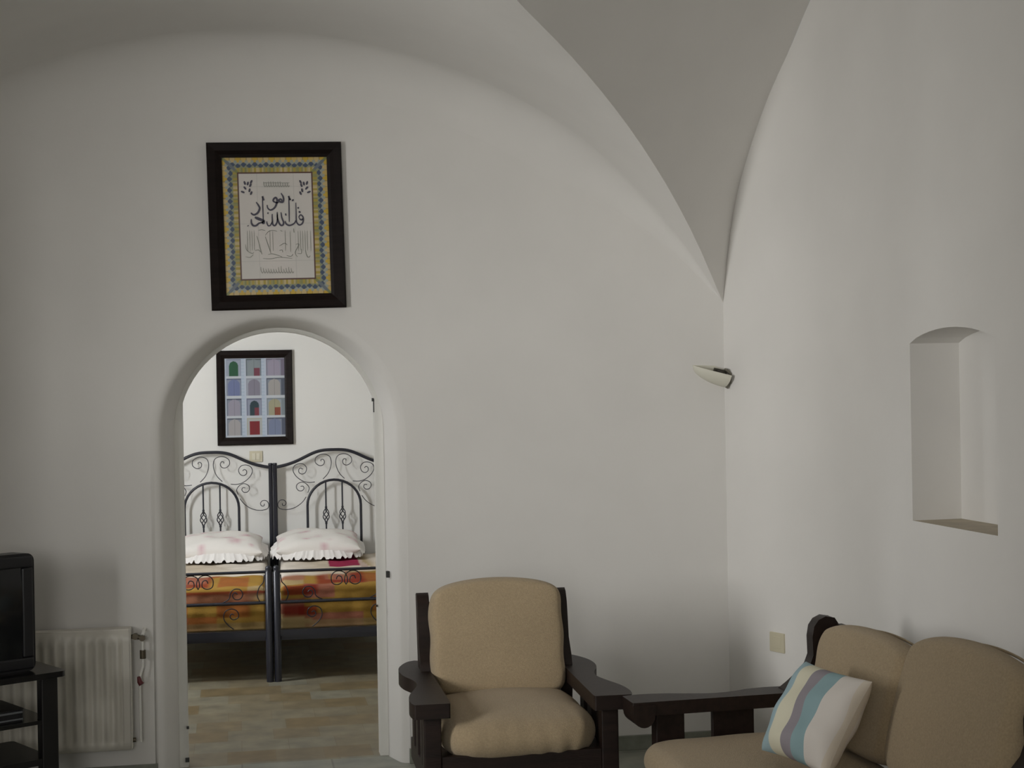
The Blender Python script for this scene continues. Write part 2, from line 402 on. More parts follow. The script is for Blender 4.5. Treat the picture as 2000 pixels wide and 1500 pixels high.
# ---------- beds
def spiral(cx, cz, r0, r1, a0, turns, n=30):
    return [(cx+(r0+(r1-r0)*i/n)*math.cos(a0+turns*2*math.pi*i/n), cz+(r0+(r1-r0)*i/n)*math.sin(a0+turns*2*math.pi*i/n)) for i in range(n+1)]
BWID = 0.84
def head_curve(x): return 1.112+0.134/(1+abs(x/0.24)**3.2)
def make_bed():
    root = empty('iron_bed', (0, 0, 0))
    hw = BWID/2-0.016
    def P(pts, y): return [(p[0], y, p[1]) for p in pts]
    # headboard
    mb = MB()
    n = 40; mb.tube([(-hw+2*hw*i/n, HY, head_curve(-hw+2*hw*i/n)) for i in range(n+1)], 0.011, 8)
    arc = [(-0.185, 0.30)]+[(-0.185, 0.86)]+[(-0.185*math.cos(a*math.pi/18), 0.86+0.176*math.sin(a*math.pi/18)) for a in range(1, 18)]+[(0.185, 0.86), (0.185, 0.30)]
    mb.tube(P(arc, HY), 0.009, 8)
    mb.tube([(-hw, HY, 0.30), (hw, HY, 0.30)], 0.011, 8)
    hb = mb.build('headboard', iron, root)
    for sx in (-1, 1):
        b = MB(); b.tube([(sx*0.057, HY, 0.30), (sx*0.057, HY, 0.735)], 0.0055, 8); b.tube([(sx*0.057, HY, 0.845), (sx*0.057, HY, 1.03)], 0.0055, 8)
        for k in range(4):
            tw = [(sx*0.057+0.023*math.sin(math.pi*i/12)*math.cos(k*math.pi/2+i*0.35), HY+0.023*math.sin(math.pi*i/12)*math.sin(k*math.pi/2+i*0.35), 0.735+0.11*i/12) for i in range(13)]
            b.tube(tw, 0.0035, 6)
        for zz in (0.735, 0.845): b.tube([(sx*0.057, HY, zz-0.012), (sx*0.057, HY, zz), (sx*0.057, HY, zz+0.012)], [0.005, 0.009, 0.005], 8)
        b.build('baluster', iron, hb)
    # scrolls traced in hundredths of the photograph's detail
    def T(pts): return [((x-918)/2115.0, 1.246-(y-145)/2115.0) for x, y in pts]
    tr = [
        [(760, 575), (830, 500), (872, 410), (885, 320), (862, 245), (800, 212), (725, 215), (660, 260), (655, 330), (710, 375), (765, 365), (785, 320), (765, 285), (735, 290), (735, 312)],
        [(640, 615), (550, 620), (460, 595), (370, 525), (325, 440), (345, 372), (410, 340), (480, 350), (522, 405), (505, 470), (455, 495), (412, 470), (410, 425), (440, 405), (465, 425)],
        [(535, 770), (555, 700), (515, 640), (450, 612), (385, 640), (370, 690), (400, 735), (450, 740), (480, 705), (465, 672), (430, 675)],
        [(510, 830), (450, 910), (350, 980), (230, 1010), (120, 990), (95, 930), (125, 875), (180, 868), (215, 905), (200, 945), (165, 945), (160, 915)]]
    for pts in tr:
        for mir in (1, -1):
            q = [(p[0]*mir, p[1]) for p in T(pts)]
            q = [(max(-hw, min(hw, a)), b) for a, b in q]
            MB().tube([Vector((p[0], HY, p[1])) for p in [(v[0], v[1]) for v in catmull([(a, b, 0) for a, b in q], 5)]], 0.0026, 6).build('scroll', iron, hb)
    # posts
    for sx in (-1, 1):
        x = sx*(BWID/2-0.015)
        MB().tube([(x, HY, 0), (x, HY, 1.15), (x, HY, 1.155), (x, HY, 1.163)], [0.0145, 0.0145, 0.017, 0.012], 10).build('head_post', iron, root)
        x = sx*(BWID/2-0.0225)
        MB().tube([(x, 0, 0), (x, 0, 0.63), (x, 0, 0.634), (x, 0, 0.650), (x, 0, 0.662), (x, 0, 0.668)], [0.021, 0.021, 0.015, 0.019, 0.016, 0.004], 12).build('foot_post', iron, root)
        MB().box(min(x-0.012*sx, x+0.012*sx), max(x-0.012*sx, x+0.012*sx), 0, HY, 0.235, 0.29).build('side_rail', iron, root)
    mb = MB(); hf = BWID/2-0.03
    mb.tube([(-hf, 0, 0.632), (hf, 0, 0.632)], 0.0085, 8); mb.tube([(-hf, 0, 0.455), (hf, 0, 0.455)], 0.0095, 8)
    mb.box(-hf, hf, -0.010, 0.010, 0.262, 0.296)
    mb.box(-hf, hf, 0.03, 0.05, 0.232, 0.262)
    fb = mb.build('footboard', iron, root)
    def FT(pts): return [((x-1625)/1700.0, 0.632-(y-150)/1700.0*1.0) for x, y in pts]
    ft = [
        [(1625, 300), (1640, 260), (1625, 200), (1580, 168), (1520, 172), (1482, 215), (1490, 280), (1540, 300), (1585, 275), (1580, 225), (1545, 215), (1530, 245)],
        [(1480, 450), (1400, 440), (1330, 400), (1318, 345), (1280, 310), (1225, 315), (1200, 360), (1225, 405), (1275, 408), (1298, 370), (1275, 342), (1250, 360)],
        [(1290, 700), (1350, 650), (1385, 590), (1370, 525), (1310, 500), (1255, 525), (1245, 580), (1290, 605), (1325, 580), (1310, 548), (1285, 560)],
        [(1030, 450), (1060, 380), (1040, 300), (1000, 250), (990, 180)]]
    for pts in ft:
        for mir in (1, -1):
            q = [(p[0]*mir, p[1]) for p in FT(pts)]
            MB().tube([Vector((v[0], 0, v[1])) for v in catmull([(max(-hf, min(hf, a)), b, 0) for a, b in q], 5)], 0.003, 6).build('scroll', iron, fb)
    MB().box(-BWID/2+0.04, BWID/2-0.04, 0.075, HY-0.03, 0.29, 0.485).build('mattress', mattress_m, root, bevel=0.03, seg=3)
    return root
def copy_tree(o, parent=None):
    c_ = o.copy(); COL.objects.link(c_); c_.parent = parent
    for ch in list(o.children): copy_tree(ch, c_)
    return c_
bed_l = make_bed(); bed_l.location = BW(-BWID/2, 0); bed_l.rotation_euler = (0, 0, BROT)
bed_r = copy_tree(bed_l); bed_r.location = BW(BWID/2, 0)
tag(bed_l, 'dark wrought-iron single bed, left of the two pushed together beyond the archway', 'bed')
tag(bed_r, 'dark wrought-iron single bed, right of the two pushed together beyond the archway', 'bed')

# ---------- bedspreads (patchwork of yellow, orange and red over white)
def mixc(a, b, t): t = max(0, min(1, t)); return tuple(x*(1-t)+y*t for x, y in zip(a, b))
YEL, ORA, RED, CRE, PNK, WHT, MAG, GRY = [lin(c_) for c_ in ((158, 124, 58), (152, 94, 48), (128, 40, 32), (168, 146, 104), (152, 98, 78), (222, 214, 203), (150, 45, 76), (110, 100, 88))]
def spread_col(side, x, d):
    if d > 0.24: d = 0.24+(d-0.24)/5.5
    # x in bed coords, d = distance along the cloth from the front hem (0) upward then back over the bed
    cells = random.Random(int((x+5)/0.17)*31+int(d/0.085)*7+side*101).choice([YEL, YEL, ORA, CRE, ORA, YEL, PNK, CRE])
    col = cells
    if d < 0.045: col = mixc(CRE, col, 0.35)
    if side == 0:
        spots = [(-0.10, 0.30, 0.17, 0.055, RED), (-0.06, 0.34, 0.10, 0.05, PNK), (-0.36, 0.16, 0.1, 0.04, PNK), (-0.30, 0.08, 0.14, 0.03, RED), (0.2, 0.11, 0.1, 0.04, ORA), (-0.02, 0.22, 0.6, 0.012, RED), (0.0, 0.19, 0.35, 0.028, PNK)]
    else:
        spots = [(-0.02, 0.30, 0.16, 0.05, RED), (-0.03, 0.335, 0.09, 0.05, PNK), (-0.26, 0.22, 0.11, 0.03, RED), (-0.30, 0.10, 0.07, 0.035, RED), (-0.22, 0.10, 0.06, 0.03, RED), (0.05, 0.13, 0.12, 0.05, YEL), (0.24, 0.13, 0.1, 0.05, ORA), (-0.31, 0.33, 0.09, 0.03, PNK), (-0.28, 0.04, 0.09, 0.02, CRE)]
    for sx, sd, w, h, c_ in spots:
        q = max(abs(x-sx)/w, abs(d-sd)/h)
        if q < 1: col = mixc(col, c_, 0.85*min(1, (1-q)*5))
    if side and 0.30 < d < 0.36:
        r = math.hypot(x+0.03, (d-0.33))
        if abs(r-0.05) < 0.008: col = mixc(col, YEL, 0.6)
    hi = 0.352 if side == 0 else (0.335 if x < 0.02 else 0.362)
    top = mixc(WHT, CRE, 0.25+0.25*math.sin(x*9+d*5))
    if d > hi: col = mixc(col, top, (d-hi)*120)
    if side and -0.07 < x < 0.14 and 0.415 < d < 0.75: col = MAG
    if side and 0.14 <= x < 0.18 and 0.39 < d < 0.8: col = mixc(WHT, PNK, 0.5)
    if side and x > 0.22+ (0.36-d)*0.6 and d > 0.2: col = mixc(CRE, WHT, 0.5+0.4*math.sin(x*40+d*9))
    return col
def bedspread(side, cx0, label):
    x0, x1 = -BWID/2+0.045, BWID/2-0.045
    prof = [(0.052, 0.295)]
    for i in range(1, 22): prof.append((0.052+0.003*math.sin(i), 0.295+0.205*i/21))
    for i in range(1, 7): a = math.pi/2*i/6; prof.append((0.052+0.03*(1-math.cos(a)), 0.50+0.03*math.sin(a)))
    for i in range(1, 70): prof.append((0.082+1.70*i/69, 0.53+0.006*math.sin(i*0.9)*0.6-0.01*(i/69)))
    d = 0; ds = [0]
    for a, b in zip(prof[:-1], prof[1:]): d += math.hypot(b[0]-a[0], b[1]-a[1]); ds.append(d)
    nx = 64; rows = []; cols = []
    for (y, z), dd in zip(prof, ds):
        row = []
        for i in range(nx+1):
            x = x0+(x1-x0)*i/nx; e = min(x-x0, x1-x)
            zz = z-0.02*max(0, 1-e/0.03)**2 if dd > 0.23 else z
            zz += 0.003*math.sin(x*31+y*17)*(dd > 0.25)
            yy = y+0.004*math.sin(x*45)*(dd < 0.2)
            row.append((x, yy, zz)); cols.append(spread_col(side, x, dd))
        rows.append(row)
    mb = MB().grid(rows)
    o = mb.build('bedspread', cloth_m, cols=cols); o.location = BW(cx0, 0); o.rotation_euler = (0, 0, BROT)
    sd = o.modifiers.new('th', 'SOLIDIFY'); sd.thickness = 0.006; sd.offset = 0
    tag(o, label, 'bedspread')
bedspread(0, -BWID/2, 'yellow, orange and red patterned bedspread with pale top on the left bed')
bedspread(1, BWID/2, 'yellow and red patterned bedspread with a magenta patch on the right bed')

# ---------- cushions
def cushion_mb(w, h, t, p=5.0, puff=0.25, dome=0.0, n=14, nt=5, wob=0.0, seed=0, pinch=0.0):
    """rounded cushion: x width, z height, y thickness, centred"""
    rnd = random.Random(seed); ph = [rnd.uniform(0, 6.28) for _ in range(6)]
    verts = {}; faces = []; out = []
    def key(x, y, z): return (round(x, 5), round(y, 5), round(z, 5))
    def V(x, y, z):
        k = key(x, y, z)
        if k in verts: return verts[k]
        L = (abs(x)**p+abs(y)**(3.2 if p > 4 else 2)+abs(z)**p)**(1/p)
        mx = max(abs(x), abs(y), abs(z)); q = mx/L if L else 1
        X, Y, Z = x*q, y*q, z*q
        cen = (1-X*X)*(1-Z*Z)
        yy = Y*t/2*(1+puff*cen)*(1-pinch*(1-cen)**6)
        if wob: yy += wob*(math.sin(X*5+Z*3+ph[0])+math.sin(Z*7-X*2+ph[1]))*0.5*(1 if Y > 0 else -1)
        zz = Z*h/2 + dome*(1-X*X)*max(0, Z)
        xx = X*w/2 + (wob*math.sin(Z*8+ph[2]))
        verts[k] = len(out); out.append((xx, yy, zz)); return verts[k]
    def face(fn, na, nb_):
        for i in range(na):
            for j in range(nb_):
                a = [-1+2*(i+di)/na for di in (0, 1)]; b = [-1+2*(j+dj)/nb_ for dj in (0, 1)]
                faces.append([V(*fn(a[0], b[0])), V(*fn(a[1], b[0])), V(*fn(a[1], b[1])), V(*fn(a[0], b[1]))])
    for s_ in (-1, 1):
        face(lambda a, b: (a, s_, b), n, n); face(lambda a, b: (s_, a, b), nt, n); face(lambda a, b: (a, b, s_), n, nt)
    return MB().add(out, faces, 0, True)
def pillow_mb(w, h, t, n=22, seed=0, wob=0.006, scal=0.07, pw=2.6, ex=0.5):
    rnd = random.Random(seed); ph = [rnd.uniform(0, 6.28) for _ in range(5)]; mb = MB()
    for sg in (-1, 1):
        rows = []
        for j in range(n+1):
            row = []
            for i in range(n+1):
                u = math.sin(math.pi/2*(-1+2*i/n)); v = math.sin(math.pi/2*(-1+2*j/n))
                x = u*w/2*(1-scal*(1-v*v)*u*u); z = v*h/2*(1-scal*(1-u*u)*v*v)
                k = max(0, (1-abs(u)**pw)*(1-abs(v)**pw))**ex
                y = sg*t/2*k + wob*k*(math.sin(u*5+v*4+ph[0])+math.sin(v*8-u*3+ph[1])+0.5*math.sin(u*13+ph[2]))
                row.append((x, y, z))
            rows.append(row if sg > 0 else row[::-1])
        mb.grid(rows)
    return mb
def rim_path(w, h, t, p=5.0, dome=0.0, y=0.0, n=72):
    r = []
    for i in range(n):
        a = 2*math.pi*i/n; c0, s0 = math.cos(a), math.sin(a)
        L = (abs(c0)**p+abs(s0)**p)**(1/p); X, Z = c0/L, s0/L
        r.append((X*w/2*0.985, y, Z*h/2*0.985+dome*(1-X*X)*max(0, Z)))
    return r

# bedroom pillows with a frill
def bed_pillow(x, wid, label, seed):
    root = empty('frilled_pillow', BW(x, 1.60, 0.535), (0, 0, BROT), label, 'pillow')
    mb = pillow_mb(wid, 0.46, 0.17, seed=seed, scal=0.03, wob=0.005, ex=0.42)
    rnd = random.Random(seed); spots = [(rnd.uniform(-wid/2, wid/2), rnd.uniform(-0.22, 0.22), rnd.uniform(0.015, 0.035)) for _ in range(26)]
    base = lin((232, 228, 222)); cols = []
    for v in mb.v:
        c_ = base
        for a, b, r in spots:
            dd = math.hypot(v[0]-a, v[2]-b)
            if dd < r: c_ = mixc(c_, lin((205, 150, 165)), 0.55*(1-dd/r)+0.15)
        cols.append(c_)
    # lay flat: y thickness becomes z, slight tilt towards the viewer
    R = Matrix.Rotation(math.radians(-90+7), 4, 'X')
    mb.v = [tuple(R @ Vector(v) + Vector((0, 0, 0.088))) for v in mb.v]
    mb.build('pillow_case', cloth_m, root, subsurf=1, cols=cols)
    fr_ = MB(); rows = [[], []]; n = 260; rim = rim_path(wid, 0.46, 0.15, 3.6, n=n); cl = []
    for i in range(n+1):
        p = Vector(rim[i % n]); o = Vector((p.x, 0, p.z)).normalized(); w1 = 0.012*math.sin(i*0.75)+0.005*math.sin(i*1.9)
        rows[0].append(tuple(R @ (p*0.97) + Vector((0, 0, 0.095))))
        q = R @ (p+o*(0.040+0.006*math.sin(i*0.5))+Vector((0, w1, 0))) + Vector((0, 0, 0.093))
        q.z = max(q.z-0.055+0.012*math.sin(i*1.3), 0.006)
        rows[1].append(tuple(q))
    fr_.grid(rows); fr_.build('frill', cloth_m, root, cols=[lin((235, 232, 228))]*len(fr_.v))
bed_pillow(-0.355, 0.56, 'white floral pillow with frilled edge on the left iron bed', 3)
bed_pillow(0.295, 0.56, 'white floral pillow with frilled edge on the right iron bed', 5)

# ---------- framed things on walls (local x right, z up, -y towards the room)
def frame_ring(mb, w, h, b, y0, y1, mi=0):
    for x0, x1, z0, z1 in ((-w/2, w/2, h/2-b, h/2), (-w/2, w/2, -h/2, -h/2+b), (-w/2, -w/2+b, -h/2+b, h/2-b), (w/2-b, w/2, -h/2+b, h/2-b)):
        mb.box(x0, x1, y0, y1, z0, z1, mi)
def mitred(w, h, b, t):
    mb = MB(); o = [(-w/2, -h/2), (w/2, -h/2), (w/2, h/2), (-w/2, h/2)]
    prof = [(0, 0), (0, -t*0.75), (b*0.12, -t), (b*0.55, -t*0.9), (b*0.8, -t*0.62), (b, -t*0.5), (b, 0)]
    rows = []
    for d, y in prof:
        rows.append([(x-math.copysign(d, x), y, z-math.copysign(d, z)) for x, z in o+[o[0]]])
    return mb.grid(rows, smooth=False)
def painted(w, h, nx, nz, fn, y):
    rows = []; cols = []
    for j in range(nz+1):
        row = []
        for i in range(nx+1):
            x = -w/2+w*i/nx; z = -h/2+h*j/nz; row.append((x, y, z)); cols.append(fn(x, z))
        rows.append(row)
    return MB().grid(rows, smooth=False), cols

# tile panel
ctr = (hit_y(403, 280, Y0)+hit_y(664, 279, Y0)+hit_y(677, 601, Y0)+hit_y(413, 607, Y0))/4
PW = ((hit_y(403, 280, Y0)-hit_y(664, 279, Y0)).length+(hit_y(677, 601, Y0)-hit_y(413, 607, Y0)).length)/2
PH = ((hit_y(403, 280, Y0)-hit_y(413, 607, Y0)).length+(hit_y(677, 601, Y0)-hit_y(664, 279, Y0)).length)/2
pic = empty('framed_tile_panel', (ctr.x, Y0-0.002, ctr.z), (0, -0.017, 0),
            'large dark wooden frame holding a calligraphy tile panel with a yellow border, above the archway', 'picture')
fbw = PW*29/262
mitred(PW, PH, fbw, 0.035).build('frame', frame_m, pic)
iw, ih = PW-2*fbw+0.004, PH-2*fbw+0.004
bw = iw*33/208
cYEL, cCRE, cBLU, cGRN, cPAL, cLIN, cWHI = [lin(c_) for c_ in ((205, 170, 45), (205, 185, 140), (70, 85, 110), (134, 138, 84), (160, 166, 158), (92, 62, 56), (218, 212, 206))]
def tile_fn(x, z):
    ex, ez = iw/2-abs(x), ih/2-abs(z); e = min(ex, ez)
    if e > bw:
        c_ = cWHI
        jx = min(abs(abs(x)-iw*0.172), 1); jz = min(abs(z-(-ih*0.255)), abs(z-ih*0.285), abs(z-0.01))
        if jx < 0.0012 or jz < 0.0012: c_ = mixc(cWHI, (0.3, 0.3, 0.28), 0.35)
        return mixc(c_, (0.55, 0.58, 0.54), 0.25*(0.5+0.5*math.sin(x*23+z*9)))
    if e > bw*0.90: return cLIN
    s = x if ez < ex else z
    per = 0.0245; k = (s/per) % 1; idx = int(math.floor(s/per)); tri = abs(k-0.5)*2
    f = e/bw
    if ez < ex and abs(ex-ez) < 0.01 or abs(ex-ez) < 0.008:
        return mixc(cBLU, cPAL, 0.35) if 0.2 < f < 0.75 else cGRN
    if f < 0.30:
        c_ = mixc(cYEL, cCRE, 0.45+0.4*math.sin(idx*2.1)); 
        if tri > 0.88: c_ = mixc(c_, cLIN, 0.5)
        if f > 0.2 and tri > 0.5: c_ = cPAL
        return c_
    if f < 0.64:
        lo = 0.30+0.22*tri
        if (idx % 2 == 0 and abs(f-0.44)/0.17+abs(k-0.5)/0.55 < 1) or (idx % 2 and abs(f-0.52)/0.15+abs(k-0.5)/0.55 < 1): return cBLU
        return cPAL if f < 0.44 else mixc(cGRN, cPAL, 0.4)
    return mixc(cGRN, cCRE, 0.5+0.45*math.sin(idx*1.3)) if tri > 0.4 else mixc(cYEL, cGRN, 0.5)
mb, cols = painted(iw, ih, 220, 280, tile_fn, -0.010)
panel = mb.build('tile_panel', tile_print, pic, cols=cols)
# strokes in photo-crop coordinates -> panel local
def px2panel(px, py):
    p = hit_y(px, py, Y0-0.012); dx, dz = p.x-ctr.x, p.z-ctr.z; a = 0.017
    return (dx*math.cos(a)+dz*math.sin(a), -dx*math.sin(a)+dz*math.cos(a))
def ribbon(mb, pts, w, ox=430, oy=330, sc=9.09, thin=0.35):
    q = [px2panel(ox+x/sc, oy+y/sc) for x, y in pts]
    c_ = catmull([(a, b, 0) for a, b in q], 5) if len(q) > 2 else [Vector((*q[0], 0)), Vector((*q[1], 0))]
    L, R_ = [], []; n = len(c_)
    for i, p in enumerate(c_):
        t = (c_[min(i+1, n-1)]-c_[max(i-1, 0)]); t = t.normalized() if t.length > 1e-9 else Vector((1, 0, 0))
        nv = Vector((-t.y, t.x, 0)); ww = w*(thin+(1-thin)*math.sin(math.pi*(i+0.6)/(n+0.2))**0.6)/2
        L.append((p.x+nv.x*ww, -0.0125, p.y+nv.y*ww)); R_.append((p.x-nv.x*ww, -0.0125, p.y-nv.y*ww))
    mb.grid([L, R_], smooth=False)
mb = MB(); k = 0.0066
for pts, w in [
    ([(1405, 880), (1400, 845), (1430, 815), (1468, 850), (1475, 910), (1455, 970), (1405, 995), (1365, 960), (1350, 900), (1347, 780), (1342, 600)], 1.0),
    ([(1405, 880), (1440, 905), (1470, 880)], 1.1), ([(1345, 910), (1310, 970), (1230, 1003), (1170, 975), (1152, 925)], 1.1),
    ([(1378, 680), (1392, 705)], 1.2), ([(1395, 755), (1425, 775)], 1.3), ([(1213, 480), (1240, 555)], 1.3), ([(1218, 500), (1222, 700), (1226, 940)], 0.8),
    ([(1280, 545), (1300, 565)], 1.6), ([(1255, 535), (1235, 545)], 1.1),
    ([(1078, 770), (1095, 870), (1125, 950), (1110, 998), (1070, 995), (1035, 940), (1015, 860), (1012, 765)], 1.2),
    ([(1015, 800), (1012, 930), (975, 1003), (935, 985), (925, 900), (922, 800)], 1.1),
    ([(925, 930), (895, 995), (855, 1010), (830, 965), (828, 930)], 0.9), ([(850, 770), (845, 800)], 1.0), ([(1160, 790), (1168, 830)], 0.9),
    ([(748, 485), (775, 560)], 1.3), ([(750, 500), (757, 720), (766, 945)], 0.8),
    ([(615, 858), (690, 890), (790, 925)], 1.9), ([(785, 925), (765, 965), (740, 935)], 1.5),
    ([(760, 945), (690, 965), (640, 1005), (585, 1005), (555, 960), (552, 890)], 1.3),
    ([(638, 590), (680, 650), (700, 700), (670, 775), (605, 815), (560, 795), (552, 775)], 1.3), ([(490, 1005), (500, 1015)], 1.2),
    ([(1080, 430), (1115, 490), (1125, 550), (1105, 590), (1055, 580), (1040, 555), (1075, 535), (1100, 575)], 1.3),
    ([(1040, 590), (1000, 600), (945, 575), (950, 535), (985, 510), (1010, 550), (1000, 620), (965, 690), (895, 730), (845, 695), (832, 640)], 1.3)]:
    ribbon(mb, pts, k*w)
for cx0, m_ in ((490, 1), (1485, -1)):     # leaf sprays in the upper corners
    for dx, dy, an in ((-55, -70, 0.3), (0, -60, -0.2), (60, -90, -0.5), (45, -30, -0.4), (-50, 20, 0.7), (-90, 90, 1.2), (30, 60, -0.2), (60, 110, -0.4)):
        a = an*m_; x, y = cx0+dx*m_, 320+dy
        ribbon(mb, [(x-math.sin(a)*34*1, y+34*math.cos(a)*-1), (x, y), (x+math.sin(a)*34, y+34*math.cos(a))], 0.0085, thin=0.1)
mb.build('calligraphy', ink, panel)
mb = MB(); rs = random.Random(4)
for x in (480, 520, 560, 600, 880, 930, 1150, 1240, 1380, 1420, 1460, 1500, 1540, 1600): ribbon(mb, [(x, 90+rs.randint(0, 20)), (x+6, 300), (x+10, 440+rs.randint(0, 40))], 0.0017, 430, 440)
for pts in ([(650, 190), (690, 330), (720, 450), (740, 520)], [(800, 200), (850, 350), (900, 500)], [(680, 90), (740, 80), (800, 95)], [(800, 180), (860, 110), (940, 90), (1010, 110)],
            [(450, 340), (470, 440), (560, 500), (600, 480)], [(450, 560), (530, 570), (590, 520)], [(620, 450), (680, 440), (720, 480)], [(760, 590), (900, 595), (1060, 570), (1280, 590)],
            [(1050, 370), (1140, 320), (1190, 350)], [(1050, 450), (1100, 440), (1110, 480)], [(1340, 340), (1400, 340), (1330, 480), (1370, 560)], [(1370, 500), (1440, 500), (1440, 420)],
            [(1510, 440), (1530, 520), (1560, 570), (1600, 540)], [(1300, 60), (1310, 130)], [(1070, 90), (1100, 110)], [(850, 520), (940, 510), (1100, 560)], [(1180, 540), (1260, 550), (1290, 510)]):
    ribbon(mb, pts, 0.0026, 430, 440)
mb.build('small_script', ink2, panel); mb = MB()
for i in range(13):
    x = 720+i*45; ribbon(mb, [(x, 720+rs.randint(0, 60)), (x+4, 800), (x+30, 850), (x+46, 820)], 0.0020, 430, 440)
mb.build('small_script', ink2, panel); mb = MB()
for i in range(11):
    x = 770+i*42; ribbon(mb, [(x, 215+rs.randint(0, 30)), (x+5, 280), (x+25, 320), (x+42, 290)], 0.0020)
    ribbon(mb, [(x, 250), (x+40, 245)], 0.0018)
mb.build('small_script', ink2, panel)

# poster of twelve doors in the bedroom
def on_bedwall(px, py, off=0.0):
    d = ray(px, py); o = BW(0, WY-off); nv = (BW(0, 1)-BW(0, 0)); t = (o-CP).dot(nv)/d.dot(nv); return CP+d*t
q = [on_bedwall(*p) for p in ((424, 684), (572, 685), (571, 868), (424, 869))]
c2 = sum(q, Vector())/4; pw = (q[1]-q[0]).length; phh = (q[3]-q[0]).length
pic2 = empty('framed_poster', BW(0, 0), (0, 0, BROT), 'black framed poster of twelve arched doors hung above the iron beds', 'picture')
pic2.location = c2-(BW(0, 1)-BW(0, 0))*0.002
pbw = pw*0.105
mitred(pw, phh, pbw, 0.03).build('frame', frame_m, pic2)
jw, jh = pw-2*pbw+0.004, phh-2*pbw+0.004
cell = [[((150, 160, 185), (40, 110, 70)), ((100, 115, 120), (150, 165, 170), (150, 70, 90)), ((135, 125, 150), (175, 165, 190))],
        [((110, 120, 150), (120, 135, 190)), ((165, 170, 185), (150, 145, 165)), ((95, 105, 125), (185, 180, 175))],
        [((90, 100, 125), (170, 165, 185)), ((125, 130, 160), (50, 80, 90), (150, 60, 75)), ((140, 155, 165), (185, 180, 140), (175, 80, 50))],
        [((100, 110, 125), (185, 180, 180)), ((190, 190, 170), (165, 35, 45)), ((95, 105, 130), (130, 145, 185))]]
def poster_fn(x, z):
    u, v = (x+jw/2)/jw, (jh/2-z)/jh
    ci = min(2, int(u*3)); ri = min(3, int(v*4)); fu, fv = u*3-ci, v*4-ri
    pale = lin((178, 187, 200))
    if ci < 2 and fu > 0.84: return mixc(pale, lin((165, 180, 195)), 0.5+0.5*math.sin(v*150))
    if ci == 0 and fu < 0.1 or (ci > 0 and fu < 0.08): return pale
    if fv > 0.90 or fv < 0.03: return lin((185, 190, 195))
    e = [tuple(c_*0.72+0.28*(sum(k)/3)-8 for c_ in k) for k in cell[ri][ci]]; e = [tuple(c_*0.9 for c_ in k) for k in e]; bg = lin(e[0]); dc = lin(e[1])
    gx = (fu-0.47)/0.30; gy = (fv-0.36)/0.28
    inside = abs(gx) < 1 and (fv > 0.36 or gx*gx+gy*gy < 1)
    if (ri, ci) == (3, 1): inside = abs(gx) < 0.85 and 0.2 < fv < 0.86
    if (ri, ci) == (0, 0) or (ri, ci) == (2, 1): inside = abs(gx) < 0.75 and (fv > 0.42 or gx*gx/0.56+((fv-0.42)/0.26)**2 < 1)
    if inside:
        c_ = dc
        if len(e) > 2 and gx > 0 and fv > 0.5: c_ = lin(e[2])
        if abs(gx) < 0.05: c_ = mixc(c_, (0.05, 0.05, 0.05), 0.4)
        return c_
    if abs(gx) < 1.15 and fv > 0.1: return mixc(bg, pale, 0.35)
    return bg
mb, cols = painted(jw, jh, 132, 170, poster_fn, -0.010)
mb.build('poster_print', print_m, pic2, cols=cols)
# bedroom switch
q0_, q1_ = on_bedwall(487, 881), on_bedwall(513, 902)
sw = empty('light_switch', (q0_+q1_)/2, (0, 0, BROT), 'small ivory double switch on the bedroom wall under the poster', 'switch')
w_, h_ = (q1_-q0_).xy.length, abs(q1_.z-q0_.z)
MB().box(-w_/2, w_/2, -0.010, 0.001, -h_/2, h_/2).build('switch_plate', ivory, sw, bevel=0.003)
MB().box(-w_*0.3, -0.002, -0.014, -0.008, -h_*0.3, h_*0.3).build('rocker', ivory2, sw, bevel=0.001)
MB().box(0.002, w_*0.3, -0.014, -0.008, -h_*0.3, h_*0.3).build('rocker', ivory2, sw, bevel=0.001)

# ================================================================== RADIATOR
ra = hit_y(252, 1229, Y0-0.10); rb_ = hit_y(252, 1466, Y0-0.10)
rx1 = ra.x; rz1, rz0 = ra.z, rb_.z; rw = 0.86
rad = empty('radiator', (rx1, Y0, 0), label='cream ribbed panel radiator on the wall left of the archway, behind the television stand', cat='radiator')
mb = MB(); yf = -0.10; rows = []; H = rz1-rz0
xs_ = []; x = -rw
nx = 240
zsr = [rz0, rz0+0.004, rz0+0.035, rz0+0.055, rz1-0.075, rz1-0.055, rz1-0.004, rz1]
per = 0.0425
for zi, z in enumerate(zsr):
    row = []
    for i in range(nx+1):
        x = -rw+rw*i/nx
        inr = 1 if zi in (3, 4) else 0
        ed = min(-x, x+rw)
        k_ = max(0, math.sin(math.pi*((x+0.03)/per)))**0.5 if ed > 0.03 and math.sin(2*math.pi*((x+0.03)/per/1)) > -2 else 0
        s_ = 0.5-0.5*math.cos(2*math.pi*(x+0.03)/per)
        dpt = 0.0 if not inr else (-0.012+0.016*s_ if ed > 0.03 else 0)
        if zi in (0, 7): dpt = 0.01
        row.append((x, yf+(-dpt if zi not in (0, 7) else 0.01), z))
    rows.append(row)
mb.grid(rows)
mb.box(-rw, 0, -0.085, -0.035, rz0+0.01, rz1-0.01)
mb.build('panel', white_enamel, rad)
MB().box(-rw-0.004, -0.0, -0.098, -0.03, rz1-0.012, rz1+0.002).build('top_grille', white_enamel, rad, bevel=0.002)
MB().box(0.0, 0.006, -0.098, -0.03, rz0+0.006, rz1+0.002).build('side_cover', white_enamel, rad, bevel=0.002)
for z_ in (rz1-0.12, rz0+0.05): MB().box(-0.3, -0.27, -0.035, 0.0, z_, z_+0.05).build('bracket', white_enamel, rad)
